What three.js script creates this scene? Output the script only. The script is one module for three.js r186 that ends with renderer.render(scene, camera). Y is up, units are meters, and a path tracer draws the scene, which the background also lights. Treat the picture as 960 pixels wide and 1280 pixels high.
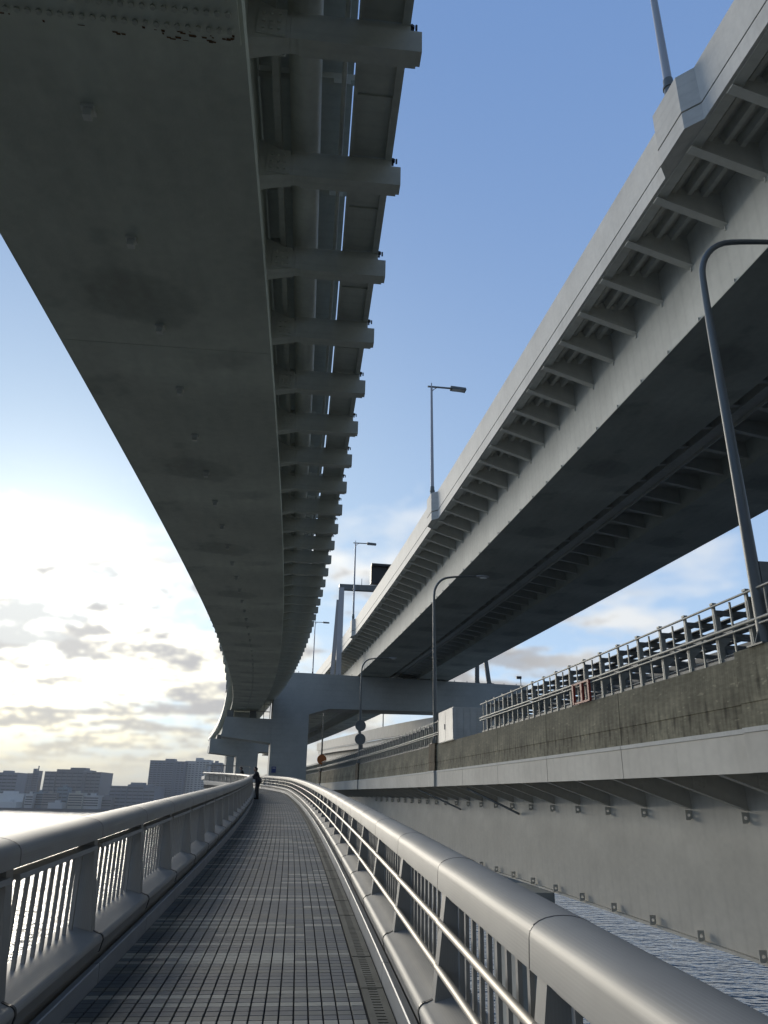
import * as THREE from 'three';
import { mergeGeometries, toCreasedNormals } from 'three/addons/utils/BufferGeometryUtils.js';
import { MarchingCubes } from 'three/addons/objects/MarchingCubes.js';

// ------------------------------------------------------------------ camera, sky, sun, exposure
const scene = new THREE.Scene();
const renderer = new THREE.WebGLRenderer({ antialias: true });
renderer.setSize(768, 1024);
renderer.toneMapping = THREE.LinearToneMapping;
renderer.toneMappingExposure = 2.2;
renderer.shadowMap.enabled = true;
const FPX = 920;                                             // focal length in photo pixels (960 x 1280)
const camera = new THREE.PerspectiveCamera(2 * Math.atan(640 / FPX) * 180 / Math.PI, 0.75, 0.1, 9000);
const upC = new THREE.Vector3(42, 2340, -FPX).normalize();   // zenith as the lens sees it
const fhC = new THREE.Vector3(0, 0, -1).addScaledVector(upC, -upC.z * -1).normalize();
const rtC = new THREE.Vector3().crossVectors(fhC, upC);
const camM = new THREE.Matrix4().makeBasis(
  new THREE.Vector3(rtC.x, upC.x, -fhC.x), new THREE.Vector3(rtC.y, upC.y, -fhC.y), new THREE.Vector3(rtC.z, upC.z, -fhC.z));
camera.quaternion.setFromRotationMatrix(camM);
camera.position.set(0, 0, 0);                                // the eye, 1.55 m above the walkway
const ray = (px, py) => { const d = new THREE.Vector3((px - 480) / FPX, (640 - py) / FPX, -1).applyMatrix4(camM); return d.multiplyScalar(1 / -d.z); };
const atDepth = (px, py, D) => ray(px, py).multiplyScalar(D);

function mulberry(a) { return () => { a |= 0; a = a + 0x6D2B79F5 | 0; let t = Math.imul(a ^ a >>> 15, 1 | a); t = t + Math.imul(t ^ t >>> 7, 61 | t) ^ t; return ((t ^ t >>> 14) >>> 0) / 4294967296; }; }
const hash = (x, y, s = 0) => { let h = Math.imul(x | 0, 374761393) + Math.imul(y | 0, 668265263) + Math.imul(s | 0, 974711); h = Math.imul(h ^ h >>> 13, 1274126177); return ((h ^ h >>> 16) >>> 0) / 4294967296; };
const sm = t => t * t * (3 - 2 * t), clamp = (x, a = 0, b = 1) => Math.min(b, Math.max(a, x)), sstep = (a, b, x) => sm(clamp((x - a) / (b - a)));
const lerp = (a, b, t) => a + (b - a) * t;
function vnoise(x, y, s = 0, per = 0) {                      // value noise, tiling when per > 0
  const xi = Math.floor(x), yi = Math.floor(y), w = v => per ? ((v % per) + per) % per : v;
  const fx = sm(x - xi), fy = sm(y - yi);
  return lerp(lerp(hash(w(xi), w(yi), s), hash(w(xi + 1), w(yi), s), fx), lerp(hash(w(xi), w(yi + 1), s), hash(w(xi + 1), w(yi + 1), s), fx), fy);
}
const fbm = (x, y, o = 5, s = 0, per = 0) => { let a = 0, m = .5, n = 0; for (let i = 0; i < o; i++) { a += m * vnoise(x, y, s + i, per); n += m; x *= 2; y *= 2; per *= 2; m *= .5; } return a / n; };

const sunDir = new THREE.Vector3(-.43, .20, -.88).normalize();
{ // computed sky: clear blue overhead, broken cloud low down, brightest round the veiled sun
  const W = 2048, H = 1024, data = new Float32Array(W * H * 4);
  for (let j = 0; j < H; j++) {
    const el = (j + .5) / H * Math.PI - Math.PI / 2, y = Math.sin(el), c = Math.cos(el);
    for (let i = 0; i < W; i++) {
      const ph = ((i + .5) / W - .5) * 2 * Math.PI, x = Math.cos(ph) * c, z = Math.sin(ph) * c;
      const o = (j * W + i) * 4, yy = Math.max(y, 0), cs = x * sunDir.x + y * sunDir.y + z * sunDir.z;
      const g = Math.max(cs, 0), ang = Math.acos(clamp(cs, -1, 1));
      const h = Math.pow(1 - yy, 2.0);
      // air
      let r = lerp(.078, .31, h), gg = lerp(.142, .42, h), b = lerp(.285, .54, h);
      const glow = Math.exp(-ang * ang / .026), wide = Math.exp(-ang * ang / .21);
      r += .15 * wide + .35 * glow; gg += .15 * wide + .32 * glow; b += .10 * wide + .24 * glow;
      // clouds on a layer seen in perspective
      const k = 1 / (yy + .09), u = x * k * 1.35 + 7.3, v = z * k * 1.35 + 3.1;
      const n = fbm(u * 1.15, v * 1.15, 7, 11) * .5 + fbm(u * 3.6, v * 3.2, 6, 41) * .5;
      const low = sstep(.60, .12, yy), sunny = sstep(1.0, .2, ang);
      const cov = clamp((n - lerp(.68, lerp(.45, .35, sunny), low)) / .24) * sstep(.58, .34, yy);
      const n2 = fbm(u * 1.7 + 31, v * 2.2 + 17, 3, 77) * .45 + fbm(u * 5.2 + 3, v * 6.4 + 7, 6, 87) * .38 + fbm(u * 17, v * 19, 4, 97) * .17;
      const thick = sstep(.45, .60, n2) * sstep(.36, .25, yy) * sstep(.0, .05, yy) * sstep(.05, .5, sunny);
      let cr = .42 + .17 * wide + 1.2 * glow, cg = .43 + .155 * wide + 1.14 * glow, cb = .44 + .11 * wide + .96 * glow;
      const warm = sstep(.30, .03, yy) * wide; cb *= 1 - .30 * warm; cg *= 1 - .07 * warm;
      const gr = .20 + .08 * wide, t = thick * .95;
      cr = lerp(cr, gr, t); cg = lerp(cg, gr * 1.01, t); cb = lerp(cb, gr * 1.05, t);
      const a = clamp(cov * .93 + thick * .85 * low);
      r = lerp(r, cr, a); gg = lerp(gg, cg, a); b = lerp(b, cb, a);
      const hz = sstep(.125, .01, yy); r = lerp(r, .30 + .12 * wide, hz * .88); gg = lerp(gg, .305 + .09 * wide, hz * .88); b = lerp(b, .305 + .015 * wide, hz * .88);
      const away = .93 * lerp(.62, 1, sstep(-.55, .6, cs)); // the sky dims towards the side opposite the sun
      data[o] = r * away; data[o + 1] = gg * away; data[o + 2] = b * away; data[o + 3] = 1;
    }
  }
  const t = new THREE.DataTexture(data, W, H, THREE.RGBAFormat, THREE.FloatType);
  t.mapping = THREE.EquirectangularReflectionMapping; t.magFilter = THREE.LinearFilter; t.minFilter = THREE.LinearFilter; t.needsUpdate = true;
  scene.background = t; scene.environment = t;
}
const sun = new THREE.DirectionalLight(new THREE.Color(1, .92, .78), 1.4);
sun.position.copy(sunDir).multiplyScalar(200); sun.castShadow = true; sun.shadow.radius = 45; sun.shadow.mapSize.set(4096, 4096);
Object.assign(sun.shadow.camera, { left: -120, right: 120, top: 120, bottom: -120, near: 1, far: 500 });
scene.add(sun, sun.target);
scene.fog = new THREE.FogExp2(new THREE.Color(.80, .80, .78), .00013);

// ------------------------------------------------------------------ textures and materials
function tex(w, h, fn, srgb = true) {
  const d = new Uint8Array(w * h * 4);
  for (let y = 0; y < h; y++) for (let x = 0; x < w; x++) { const c = fn(x / w, y / h), o = (y * w + x) * 4; d[o] = clamp(c[0]) * 255; d[o + 1] = clamp(c[1]) * 255; d[o + 2] = clamp(c[2]) * 255; d[o + 3] = 255; }
  const t = new THREE.DataTexture(d, w, h); t.wrapS = t.wrapT = THREE.RepeatWrapping; t.magFilter = THREE.LinearFilter; t.minFilter = THREE.LinearMipmapLinearFilter; t.generateMipmaps = true;
  if (srgb) t.colorSpace = THREE.SRGBColorSpace; t.needsUpdate = true; return t;
}
const rep = (t, sx, sy) => { const c = t.clone(); c.repeat.set(1 / sx, 1 / sy); c.needsUpdate = true; return c; };
// u runs across a profile (down a wall), v along the structure
const paintT = tex(512, 512, (u, v) => {
  const m = fbm(u * 4, v * 4, 5, 1, 4), f = fbm(u * 40, v * 40, 3, 9, 40), s = fbm(u * 2, v * 22, 5, 5, 2), s2 = sstep(.60, .72, fbm(u * 1, v * 13, 5, 15, 1));
  const k = .86 + .14 * m + .05 * (f - .5) - .07 * Math.max(0, s - .55) - .035 * s2; return [k, k, k * .985];
});
const soffitT = tex(1024, 1024, (u, v) => {
  const m = fbm(u * 3, v * 3, 6, 21, 3), f = fbm(u * 60, v * 60, 3, 29, 60), s = fbm(u * 24, v * 3, 5, 25, 3), b = sstep(.60, .74, fbm(u * 5, v * 5, 5, 33, 5));
  const k = .74 + .22 * m + .06 * (f - .5) + .10 * (s - .5) - .09 * b; return [k * .985, k, k * .965];
});
const streakT = tex(1024, 1024, (u, v) => {                   // old concrete: moss dark streaks down, pale lime runs
  const m = fbm(u * 3, v * 6, 5, 51, 3), s = fbm(u * 2 + .3 * m, v * 70, 4, 53, 2), f = fbm(u * 64, v * 64, 3, 57, 64), s2 = fbm(u * 1.5, v * 26, 4, 59, 2);
  let k = .52 + .30 * (m - .5) + .34 * (s - .5) + .14 * (f - .5) - .26 * sstep(.5, .7, s2);
  const w = sstep(.76, .84, fbm(u * 2, v * 90, 3, 63, 2)) * sstep(.45, .6, fbm(u * 5, v * 20, 3, 65, 5)); k += .2 * w;
  const pit = sstep(.80, .86, fbm(u * 46, v * 46, 2, 67, 46)); k += .12 * pit;
  return [k * 1.0 + .02, k * .985 + .015, k * .89];
});
const brushT = tex(256, 1024, (u, v) => { const s = fbm(u * 180, v * 4, 3, 71, 4), m = fbm(u * 4, v * 8, 4, 73, 4); const k = .86 + .10 * (s - .5) + .10 * m; return [k, k, k]; });
const roughT = tex(512, 512, (u, v) => { const m = fbm(u * 6, v * 6, 5, 81, 6), f = fbm(u * 50, v * 50, 3, 83, 50); const k = .55 + .5 * (m - .5) + .3 * (f - .5) + .2; return [k, k, k]; }, false);
const fineT = tex(512, 512, (u, v) => { const k = .5 + .5 * (fbm(u * 90, v * 90, 3, 91, 90) - .5) + .5 * (fbm(u * 8, v * 8, 4, 93, 8) - .5); return [k, k, k]; }, false);
const M = {};
const mat = (name, rgb, rough, o = {}) => { const m = new THREE.MeshStandardMaterial({ roughness: rough, ...o }); m.color.setRGB(...rgb); m.name = name; return M[name] = m; };
mat('soffit', [.72, .725, .63], .72, { map: rep(soffitT, 5.3, 5.3), bumpMap: rep(fineT, 2, 2), bumpScale: .003 });
mat('guidewayPaint', [.67, .675, .61], .6, { map: rep(paintT, 1.9, 1.9) });
mat('pipePaint', [.76, .765, .70], .45, { map: rep(paintT, 2.1, 2.1) });
mat('viaduct', [.68, .675, .63], .75, { map: rep(paintT, 4.3, 4.3) });
mat('viaductSoffit', [.68, .675, .63], .75, { map: rep(soffitT, 7.1, 7.1) });
mat('fascia', [.68, .66, .625], .7, { map: rep(paintT, 3.1, 3.1) });
mat('webPaint', [.68, .65, .59], .75, { map: rep(paintT, 3.7, 5.3) });
mat('concrete', [.74, .72, .65], .93, { map: rep(streakT, 2.4, 7.3), bumpMap: rep(streakT, 2.4, 7.3), bumpScale: .006 });
mat('concretePlinth', [.46, .37, .29], .93, { map: rep(streakT, 2.4, 3.1) });
mat('limestonePaint', [.62, .62, .60], .75, { map: rep(paintT, 1.1, 1.1) });
mat('pier', [.47, .485, .475], .75, { map: rep(paintT, 6.1, 6.1) });
mat('aluminium', [.42, .407, .378], .62, { metalness: .25, map: rep(brushT, .6, 2.4) });
mat('kerbPlate', [.44, .455, .46], .55, { metalness: .25, map: rep(brushT, .8, 2.9) });
mat('stainless', [.50, .465, .41], .58, { metalness: .55 });
mat('asphalt', [.055, .055, .057], .95, { map: rep(soffitT, 4, 4) });
mat('grout', [.018, .019, .02], .95);
mat('gutter', [.25, .235, .205], .9, { map: rep(soffitT, 1.3, 1.3), bumpMap: rep(fineT, .5, .5), bumpScale: .002 });
mat('void', [.012, .012, .012], 1);
mat('galvanised', [.46, .465, .44], .55, { metalness: .25, map: rep(paintT, 1.3, 1.3) });
mat('slat', [.22, .225, .22], .6, { map: rep(paintT, 1.3, 1.3) });
mat('lampSteel', [.20, .21, .21], .5, { metalness: .3, map: rep(paintT, .9, 1.7) });
mat('lampSteelPale', [.42, .42, .43], .45, { metalness: .3 });
mat('lens', [.75, .75, .72], .25);
mat('black', [.018, .018, .02], .5);
mat('redPaint', [.40, .05, .035], .55, { map: rep(paintT, .7, .7) });
mat('cabinetWhite', [.72, .71, .68], .5, { map: rep(paintT, 1.3, 1.3) });
mat('sheetGrey', [.36, .40, .43], .5, { map: rep(paintT, 1.3, 1.3) });
mat('orange', [.42, .13, .03], .55);
mat('blueSign', [.03, .06, .20], .5);
mat('whiteSign', [.75, .75, .73], .5);
mat('rust', [.42, .24, .12], .9, { map: rep(streakT, .9, .9) });
const vcol = new THREE.MeshStandardMaterial({ vertexColors: true, roughness: .62, map: rep(paintT, .9, .9) });

// ------------------------------------------------------------------ helpers
const V = (x, y, z) => new THREE.Vector3(x, y, z);
const used = {};
const numbered = n => { const k = used[n] = (used[n] ?? -1) + 1; return k ? n + '_' + String(k).padStart(3, '0') : n; };
function tag(o, label, category, group, kind) { Object.assign(o.userData, { label, category }); if (group) o.userData.group = group; if (kind) o.userData.kind = kind; return o; }
function struct(o) { o.userData.kind = 'structure'; return o; }
function group(name, parent = scene) { const g = new THREE.Group(); g.name = parent === scene ? numbered(name) : name; parent.add(g); return g; }
function mesh(name, geo, m, parent = scene) { const o = new THREE.Mesh(geo, m); o.name = parent === scene ? numbered(name) : name; o.castShadow = o.receiveShadow = true; parent.add(o); return o; }
class MB {
  constructor() { this.p = []; this.uv = []; this.c = []; }
  tri(a, b, c, ua, ub, uc, col) { for (const [v, u] of [[a, ua], [b, ub], [c, uc]]) { this.p.push(v.x, v.y, v.z); this.uv.push(u[0], u[1]); if (col) this.c.push(...col); } }
  quad(a, b, c, d, col, u0 = 0, v0 = 0) { const w = a.distanceTo(b), h = b.distanceTo(c); this.tri(a, b, c, [u0, v0], [u0 + w, v0], [u0 + w, v0 + h], col); this.tri(a, c, d, [u0, v0], [u0 + w, v0 + h], [u0, v0 + h], col); return this; }
  hexa(q, col, skipBottom) { const [a, b, c, d, e, f, g, h] = q; // a b c d bottom ring, e f g h top ring
    if (!skipBottom) this.quad(d, c, b, a, col); this.quad(e, f, g, h, col); this.quad(a, b, f, e, col); this.quad(b, c, g, f, col); this.quad(c, d, h, g, col); this.quad(d, a, e, h, col); return this; }
  box(x0, x1, y0, y1, z0, z1, col) { return this.hexa([V(x0, y0, z1), V(x1, y0, z1), V(x1, y0, z0), V(x0, y0, z0), V(x0, y1, z1), V(x1, y1, z1), V(x1, y1, z0), V(x0, y1, z0)], col); }
  geo(crease) { let g = new THREE.BufferGeometry(); g.setAttribute('position', new THREE.Float32BufferAttribute(this.p, 3)); g.setAttribute('uv', new THREE.Float32BufferAttribute(this.uv, 2)); if (this.c.length) g.setAttribute('color', new THREE.Float32BufferAttribute(this.c, 3)); g.computeVertexNormals(); return crease ? toCreasedNormals(g, crease) : g; }
}
const boxG = (x0, x1, y0, y1, z0, z1) => new MB().box(x0, x1, y0, y1, z0, z1).geo();
function prismG(pts, z0, z1) {                               // closed outline in x,y (counter-clockwise) extruded along z
  const b = new MB(), n = pts.length; let u = 0;
  for (let i = 0; i < n; i++) { const [x0, y0] = pts[i], [x1, y1] = pts[(i + 1) % n]; b.quad(V(x0, y0, z1), V(x0, y0, z0), V(x1, y1, z0), V(x1, y1, z1), null, 0, u); u += Math.hypot(x1 - x0, y1 - y0); }
  const tr = THREE.ShapeUtils.triangulateShape(pts.map(p => new THREE.Vector2(...p)), []);
  for (const [i, j, k] of tr) { const f = q => [pts[q][0], pts[q][1]]; b.tri(V(...f(i), z1), V(...f(j), z1), V(...f(k), z1), f(i), f(j), f(k)); b.tri(V(...f(i), z0), V(...f(k), z0), V(...f(j), z0), f(i), f(k), f(j)); }
  return b.geo();
}
function curve(X, Y) {                                       // a road line: plan X(z') and level Y(z'), z' metres ahead of the camera
  const dX = z => (X(z + .05) - X(z - .05)) / .1, dY = z => (Y(z + .05) - Y(z - .05)) / .1;
  return {
    X, Y, dX, right(z) { const s = dX(z), n = Math.hypot(s, 1); return [1 / n, s / n]; },
    P(z, l, h) { const [rx, rz] = this.right(z); return V(X(z) + l * rx, Y(z) + h, -z + l * rz); },
    place(o, z, l = 0, h = 0, pitch = true) { o.position.copy(this.P(z, l, h)); o.rotation.order = 'YXZ'; o.rotation.y = Math.atan(-dX(z)); if (pitch) o.rotation.x = Math.atan(dY(z) / Math.hypot(dX(z), 1)); return o; },
    step(z, ds) { return z + ds / Math.hypot(dX(z), 1); }
  };
}
function sweep(C, prof, z0, z1, step, { crease = 0, cap = true, open = false } = {}) { // profile [lateral, height] counter-clockwise seen against the direction of travel
  const n = prof.length, m = Math.max(1, Math.ceil((z1 - z0) / step)), rings = [], vs = []; let L = z0;
  for (let i = 0; i <= m; i++) { const z = z0 + (z1 - z0) * i / m; rings.push(prof.map(([l, h]) => C.P(z, l, h))); vs.push(L); if (i < m) { const zn = z0 + (z1 - z0) * (i + 1) / m; L += (zn - z) * Math.hypot(C.dX(z), 1); } }
  const us = [0]; for (let i = 0; i < n; i++) us.push(us[i] + Math.hypot(prof[(i + 1) % n][0] - prof[i][0], prof[(i + 1) % n][1] - prof[i][1]));
  const b = new MB();
  for (let i = 0; i < m; i++) for (let j = 0; j < (open ? n - 1 : n); j++) {
    const k = (j + 1) % n, A = rings[i][j], B = rings[i][k], Cc = rings[i + 1][k], D = rings[i + 1][j];
    b.tri(A, B, Cc, [us[j], vs[i]], [us[j + 1], vs[i]], [us[j + 1], vs[i + 1]]); b.tri(A, Cc, D, [us[j], vs[i]], [us[j + 1], vs[i + 1]], [us[j], vs[i + 1]]);
  }
  if (cap && !open) for (const t of THREE.ShapeUtils.triangulateShape(prof.map(p => new THREE.Vector2(...p)), [])) for (const [r, f] of [[rings[0], 1], [rings[m], 0]]) {
    const [i, j, k] = f ? t : [t[0], t[2], t[1]]; b.tri(r[i], r[j], r[k], prof[i], prof[j], prof[k]);
  }
  return b.geo(crease);
}
const rect = (l0, l1, h0, h1) => [[l0, h0], [l1, h0], [l1, h1], [l0, h1]];
const circ = (cx, cy, r, n) => Array.from({ length: n }, (_, i) => [cx + r * Math.cos(i / n * 2 * Math.PI), cy + r * Math.sin(i / n * 2 * Math.PI)]);
function tube(pts, r0, r1, seg, rad = 8) { // tapered tube through points
  const c = new THREE.CatmullRomCurve3(pts, false, 'centripetal'), g = new THREE.TubeGeometry(c, seg, 1, rad, false), p = g.attributes.position;
  for (let i = 0; i <= seg; i++) { const q = c.getPointAt(i / seg), r = lerp(r0, r1, i / seg); for (let j = 0; j <= rad; j++) { const k = i * (rad + 1) + j; p.setXYZ(k, q.x + (p.getX(k) - q.x) * r, q.y + (p.getY(k) - q.y) * r, q.z + (p.getZ(k) - q.z) * r); } }
  return g.toNonIndexed();
}
const bar = (a, b, w, h) => { // a beam between two points
  const d = b.clone().sub(a), L = d.length(), g = boxG(-w / 2, w / 2, -h / 2, h / 2, -L / 2, L / 2);
  const q = new THREE.Quaternion(), m = new THREE.Matrix4().lookAt(a, b, Math.abs(d.y / L) > .98 ? V(1, 0, 0) : V(0, 1, 0)); q.setFromRotationMatrix(m);
  g.applyMatrix4(new THREE.Matrix4().compose(a.clone().add(b).multiplyScalar(.5), q, V(1, 1, 1))); return g;
};
const cyl = (r0, r1, h, x, y, z, n = 16) => new THREE.CylinderGeometry(r1, r0, h, n).toNonIndexed().translate(x, y + h / 2, z);

// ------------------------------------------------------------------ the lines everything follows
const WATER = -22;
const WK = curve(z => -.48 - .095 * z - .00068 * z * z - .0055 * (clamp(z - 50, 0, 25) ** 2 + 50 * Math.max(0, z - 75)), z => -1.55 + .036 * z);
const GA = curve(z => z < 72 ? -2.14 - .085 * z - .00087 * z * z : -12.77 - .2103 * (z - 72) - .0004 * (z - 72) ** 2, z => 5.2 + .04 * Math.min(z, 76) + .012 * Math.max(0, z - 76));
const VB = curve(z => 10 - .142 * z - .00028 * z * z - .00 * z, z => 11.1 + .01 * z);
const RD = curve(z => 7.2 - .115 * z - .0006 * z * z, z => .42 + .0066 * z);

// ------------------------------------------------------------------ water and far shore
{
  const waveT = tex(1024, 1024, (u, v) => { const a = fbm(u * 26, v * 44, 5, 101, 26) , r = 1 - Math.abs(2 * fbm(u * 34 + .2 * a, v * 60, 4, 105, 34) - 1), l = fbm(u * 5, v * 8, 3, 109, 5); const k = .38 * a + .45 * r + .25 * l - .04; return [k, k, k]; }, false);
  const wm = mat('water', [.03, .045, .055], .07, { bumpMap: rep(waveT, 92, 92), bumpScale: 1.9 });
  const g = new THREE.PlaneGeometry(14000, 14000, 1, 1).rotateX(-Math.PI / 2); const uv = g.attributes.uv; for (let i = 0; i < uv.count; i++) uv.setXY(i, uv.getX(i) * 14000, uv.getY(i) * 14000);
  const o = struct(mesh('water', g, wm)); o.position.y = WATER;
  const lm = mat('quay', [.075, .08, .085], .9);
  const s = new MB(); s.box(-2600, 1800, WATER - 2, WATER + 3.2, -2300, -1215); struct(mesh('far_shore', s.geo(), lm));
}

// ------------------------------------------------------------------ walkway floor
const TW = .0985, ROW = .1;
{
  const w = struct(group('walkway'));
  mesh('deck_slab', sweep(WK, rect(-1.25, 1.5, -.30, -.0135), -40, 77.5, 1.5), M.grout, w);
  const R = mulberry(5), tones = [[.128, .145, .160], [.140, .156, .168], [.115, .130, .146], [.162, .172, .160], [.19, .195, .175], [.40, .385, .33], [.46, .44, .375]];
  const tm = tones.map((c, i) => { const m = new THREE.MeshStandardMaterial({ roughness: .62, map: rep(paintT, .9, .9) }); m.color.setRGB(...c); m.name = 'tile' + i; return m; });
  const tg = new MB(); { const a = .0435, b = .0455, e = .0012; // small chamfered tile
    tg.hexa([V(-a, -.012, b), V(a, -.012, b), V(a, -.012, -b), V(-a, -.012, -b), V(-a, -.0025, b), V(a, -.0025, b), V(a, -.0025, -b), V(-a, -.0025, -b)], null, true);
    tg.hexa([V(-a, -.0025, b), V(a, -.0025, b), V(a, -.0025, -b), V(-a, -.0025, -b), V(-a + e, 0, b - e), V(a - e, 0, b - e), V(a - e, 0, -b + e), V(-a + e, 0, -b + e)], null, true); }
  const tileG = tg.geo(), stuff = new MB(); let made = 0, z = -1;
  let z300 = 5.35;
  while (z < 77.3) {
    const zn = WK.step(z, ROW); let c = 0; const picks = [];
    while (c < 20) { const len = 5 + Math.floor(R() * 14), q = R(); const k = q < .62 ? Math.floor(R() * 3) : q < .84 ? 3 + Math.floor(R() * 2) : 5 + Math.floor(R() * 2); for (let i = 0; i < len && c < 20; i++, c++) picks.push(k); }
    const single = z >= z300 && made < 300;
    for (let i = 0; i < 20; i++) {
      const l = -.97 + TW * (i + .5), dz = (R() - .5) * .004;
      if (single) { const t = mesh(made ? 'tile_' + String(made).padStart(3, '0') : 'tile', tileG, tm[picks[i]], w); WK.place(t, (z + zn) / 2 + dz, l, 0); made++; }
      else { const a = TW / 2 - .0058, z0 = z + .0045, z1 = zn - .0045, j = .93 + .14 * R(), col = tones[picks[i]].map(v => v * j);
        stuff.quad(WK.P(z0, l - a, 0), WK.P(z0, l + a, 0), WK.P(z1, l + a, 0), WK.P(z1, l - a, 0), col, i * .1, z);
        if (z < 30) { stuff.quad(WK.P(z0, l - a, -.012), WK.P(z0, l + a, -.012), WK.P(z0, l + a, 0), WK.P(z0, l - a, 0), col); stuff.quad(WK.P(z1, l - a, -.012), WK.P(z0, l - a, -.012), WK.P(z0, l - a, 0), WK.P(z1, l - a, 0), col); stuff.quad(WK.P(z0, l + a, -.012), WK.P(z1, l + a, -.012), WK.P(z1, l + a, 0), WK.P(z0, l + a, 0), col); } }
    }
    z = zn;
  }
  mesh('paving', stuff.geo(), vcol, w).userData.kind = 'stuff';
  // drain channel covers with cut slots
  const sh = new THREE.Shape([[-.082, -.49], [.082, -.49], [.082, .49], [-.082, .49]].map(p => new THREE.Vector2(...p)));
  for (let i = 0; i < 15; i++) { const y = -.455 + i * .065; sh.holes.push(new THREE.Path([[-.034, y], [.034, y], [.034, y + .02], [-.034, y + .02]].map(p => new THREE.Vector2(...p)))); }
  const cg = new THREE.ExtrudeGeometry(sh, { depth: .02, bevelEnabled: false }).rotateX(-Math.PI / 2);
  z = -.5; let i = 0;
  while (z < 70) { const zn = WK.step(z, .992); const o = mesh('drain_cover', cg, M.gutter, w); WK.place(o, (z + zn) / 2, 1.096, -.022 + .003 * ((i * 7) % 3)); z = zn; i++; }
}

// ------------------------------------------------------------------ walkway railings
const BAY = 1.87, RAIL0 = -10.16;
function railing(side, label) {
  const g = group('walkway_railing'); tag(g, label, 'railing');
  const k = side > 0 ? 1.19 : .97, S = pts => { const q = pts.map(([l, h]) => [side * (k + l), h]); return side > 0 ? q : q.reverse(); };
  const end = side > 0 ? 70 : 77.5;
  const kerb = S([[.0, -.02], [.06, -.02], [.06, .122], [.012, .130], [.004, .124]]);
  const nose = []; for (let i = 0; i <= 6; i++) { const a = Math.PI + i / 6 * Math.PI * -.5 - .0; nose.push([.050 + .045 * Math.cos(a), .285 + .045 * Math.sin(a)]); }
  const box = S([[.022, .212], [.07, .196], [.30, .196], [.30, .385], [.22, .385], [.10, .352], ...nose.slice().reverse()]);
  const sh = side > 0 ? 1.0 : 1.062, fb = side > 0 ? .905 : 1.0, crown = side > 0 ? .072 : .09, outer = side > 0 ? .385 : .45, top = [];
  for (let i = 0; i <= 12; i++) { const a = i / 12 * Math.PI; top.push([(outer + .122) / 2 + (outer - .122) / 2 * Math.cos(a), sh + crown * Math.sin(a) ** .85]); }
  const hand = S([[.118, fb], [.16, fb - .01], [outer - .05, fb - .01], [outer, fb + .045], ...top]);
  const ct = side > 0 ? .862 : .925, cap = S(side > 0 ? [[.17, ct], [.25, ct], [.25, ct + .02], [.17, ct + .02]] : [[.12, ct], [.25, ct], [.25, ct + .025], [.22, ct + .032], [.13, ct + .028]]);
  const baseBeam = S(rect(.10, .28, .05, .19));
  mesh('base_beam', sweep(WK, baseBeam, RAIL0, end, 1.9), M.aluminium, g);
  const shrink = (p, e) => { const cx = p.reduce((a, q) => a + q[0], 0) / p.length, cy = p.reduce((a, q) => a + q[1], 0) / p.length; return p.map(([x, y]) => [x - Math.sign(x - cx) * e, y - Math.sign(y - cy) * e]); };
  const sealB = shrink(box, -.004), sealH = shrink(hand, -.001);
  // post: leaning tapered blade
  const pb = new MB(); { const t = .055, q = S([[.085, .345], [.262, .38], [.275, fb - .008], [.155, fb - .008]]).map(([l, h]) => [l - side * k, h]);
    const pr = prismG(q, -t, t); pb.g = pr; }
  const postG = pb.g, balG = boxG(-.010, .010, 0, ct - .379, -.018, .018), standG = boxG(-.03, .03, -.012, .012, -.02, .02);
  const R = mulberry(side > 0 ? 3 : 4); let z = RAIL0, bal = 0; const rest = [];
  for (let i = 0; z < end; i++) {
    const zn = WK.step(z, BAY), e = .009, st = z < 25 ? .5 : 1;
    mesh('kerb_plate', sweep(WK, kerb, z + e, zn - e, st), M.kerbPlate, g);
    mesh('base_box', sweep(WK, box, z + e, zn - e, st, { crease: .3 }), M.aluminium, g);
    if (z < 45) { mesh('joint_seal', sweep(WK, sealB, zn - .013, zn + .013, 1), M.black, g); mesh('joint_seal', sweep(WK, sealH, zn - .0045, zn + .0045, 1), M.black, g); }
    mesh('handrail', sweep(WK, hand, z + .004, zn - .004, st, { crease: .6 }), M.aluminium, g);
    mesh('cap_strip', sweep(WK, cap, z + .07, zn - .07, st), M.aluminium, g);
    WK.place(mesh('post', postG, M.aluminium, g), z, side * k, 0);
    for (let b = 1; b <= 10; b++) { const zb = lerp(z, zn, b / 11), t = new THREE.Object3D(); WK.place(t, zb, side * (k + .215), .378);
      if (bal < 300 && z > 1) { const o = mesh('baluster', balG, M.aluminium, g); WK.place(o, zb, side * (k + .215), .378); bal++; }
      else { t.updateMatrix(); rest.push(balG.clone().applyMatrix4(t.matrix)); } }
    if (side > 0) for (const [h, l] of [[.725, .128], [.505, .112]]) {
      mesh('tube_rail', sweep(WK, circ(k + l, h, .0205, 10), z + .001, zn - .001, st, { crease: .8 }), M.stainless, g);
      WK.place(mesh('rail_clip', standG, M.aluminium, g), z, side * (k + l + .035), h);
    }
    z = zn;
  }
  mesh('far_balusters', mergeGeometries(rest), M.aluminium, g).userData.kind = 'stuff';
  return g;
}
railing(-1, 'brushed metal railing with bare balusters on the water side of the walkway');
railing(1, 'brushed metal railing with two round tubes along the drain side of the walkway');

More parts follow.
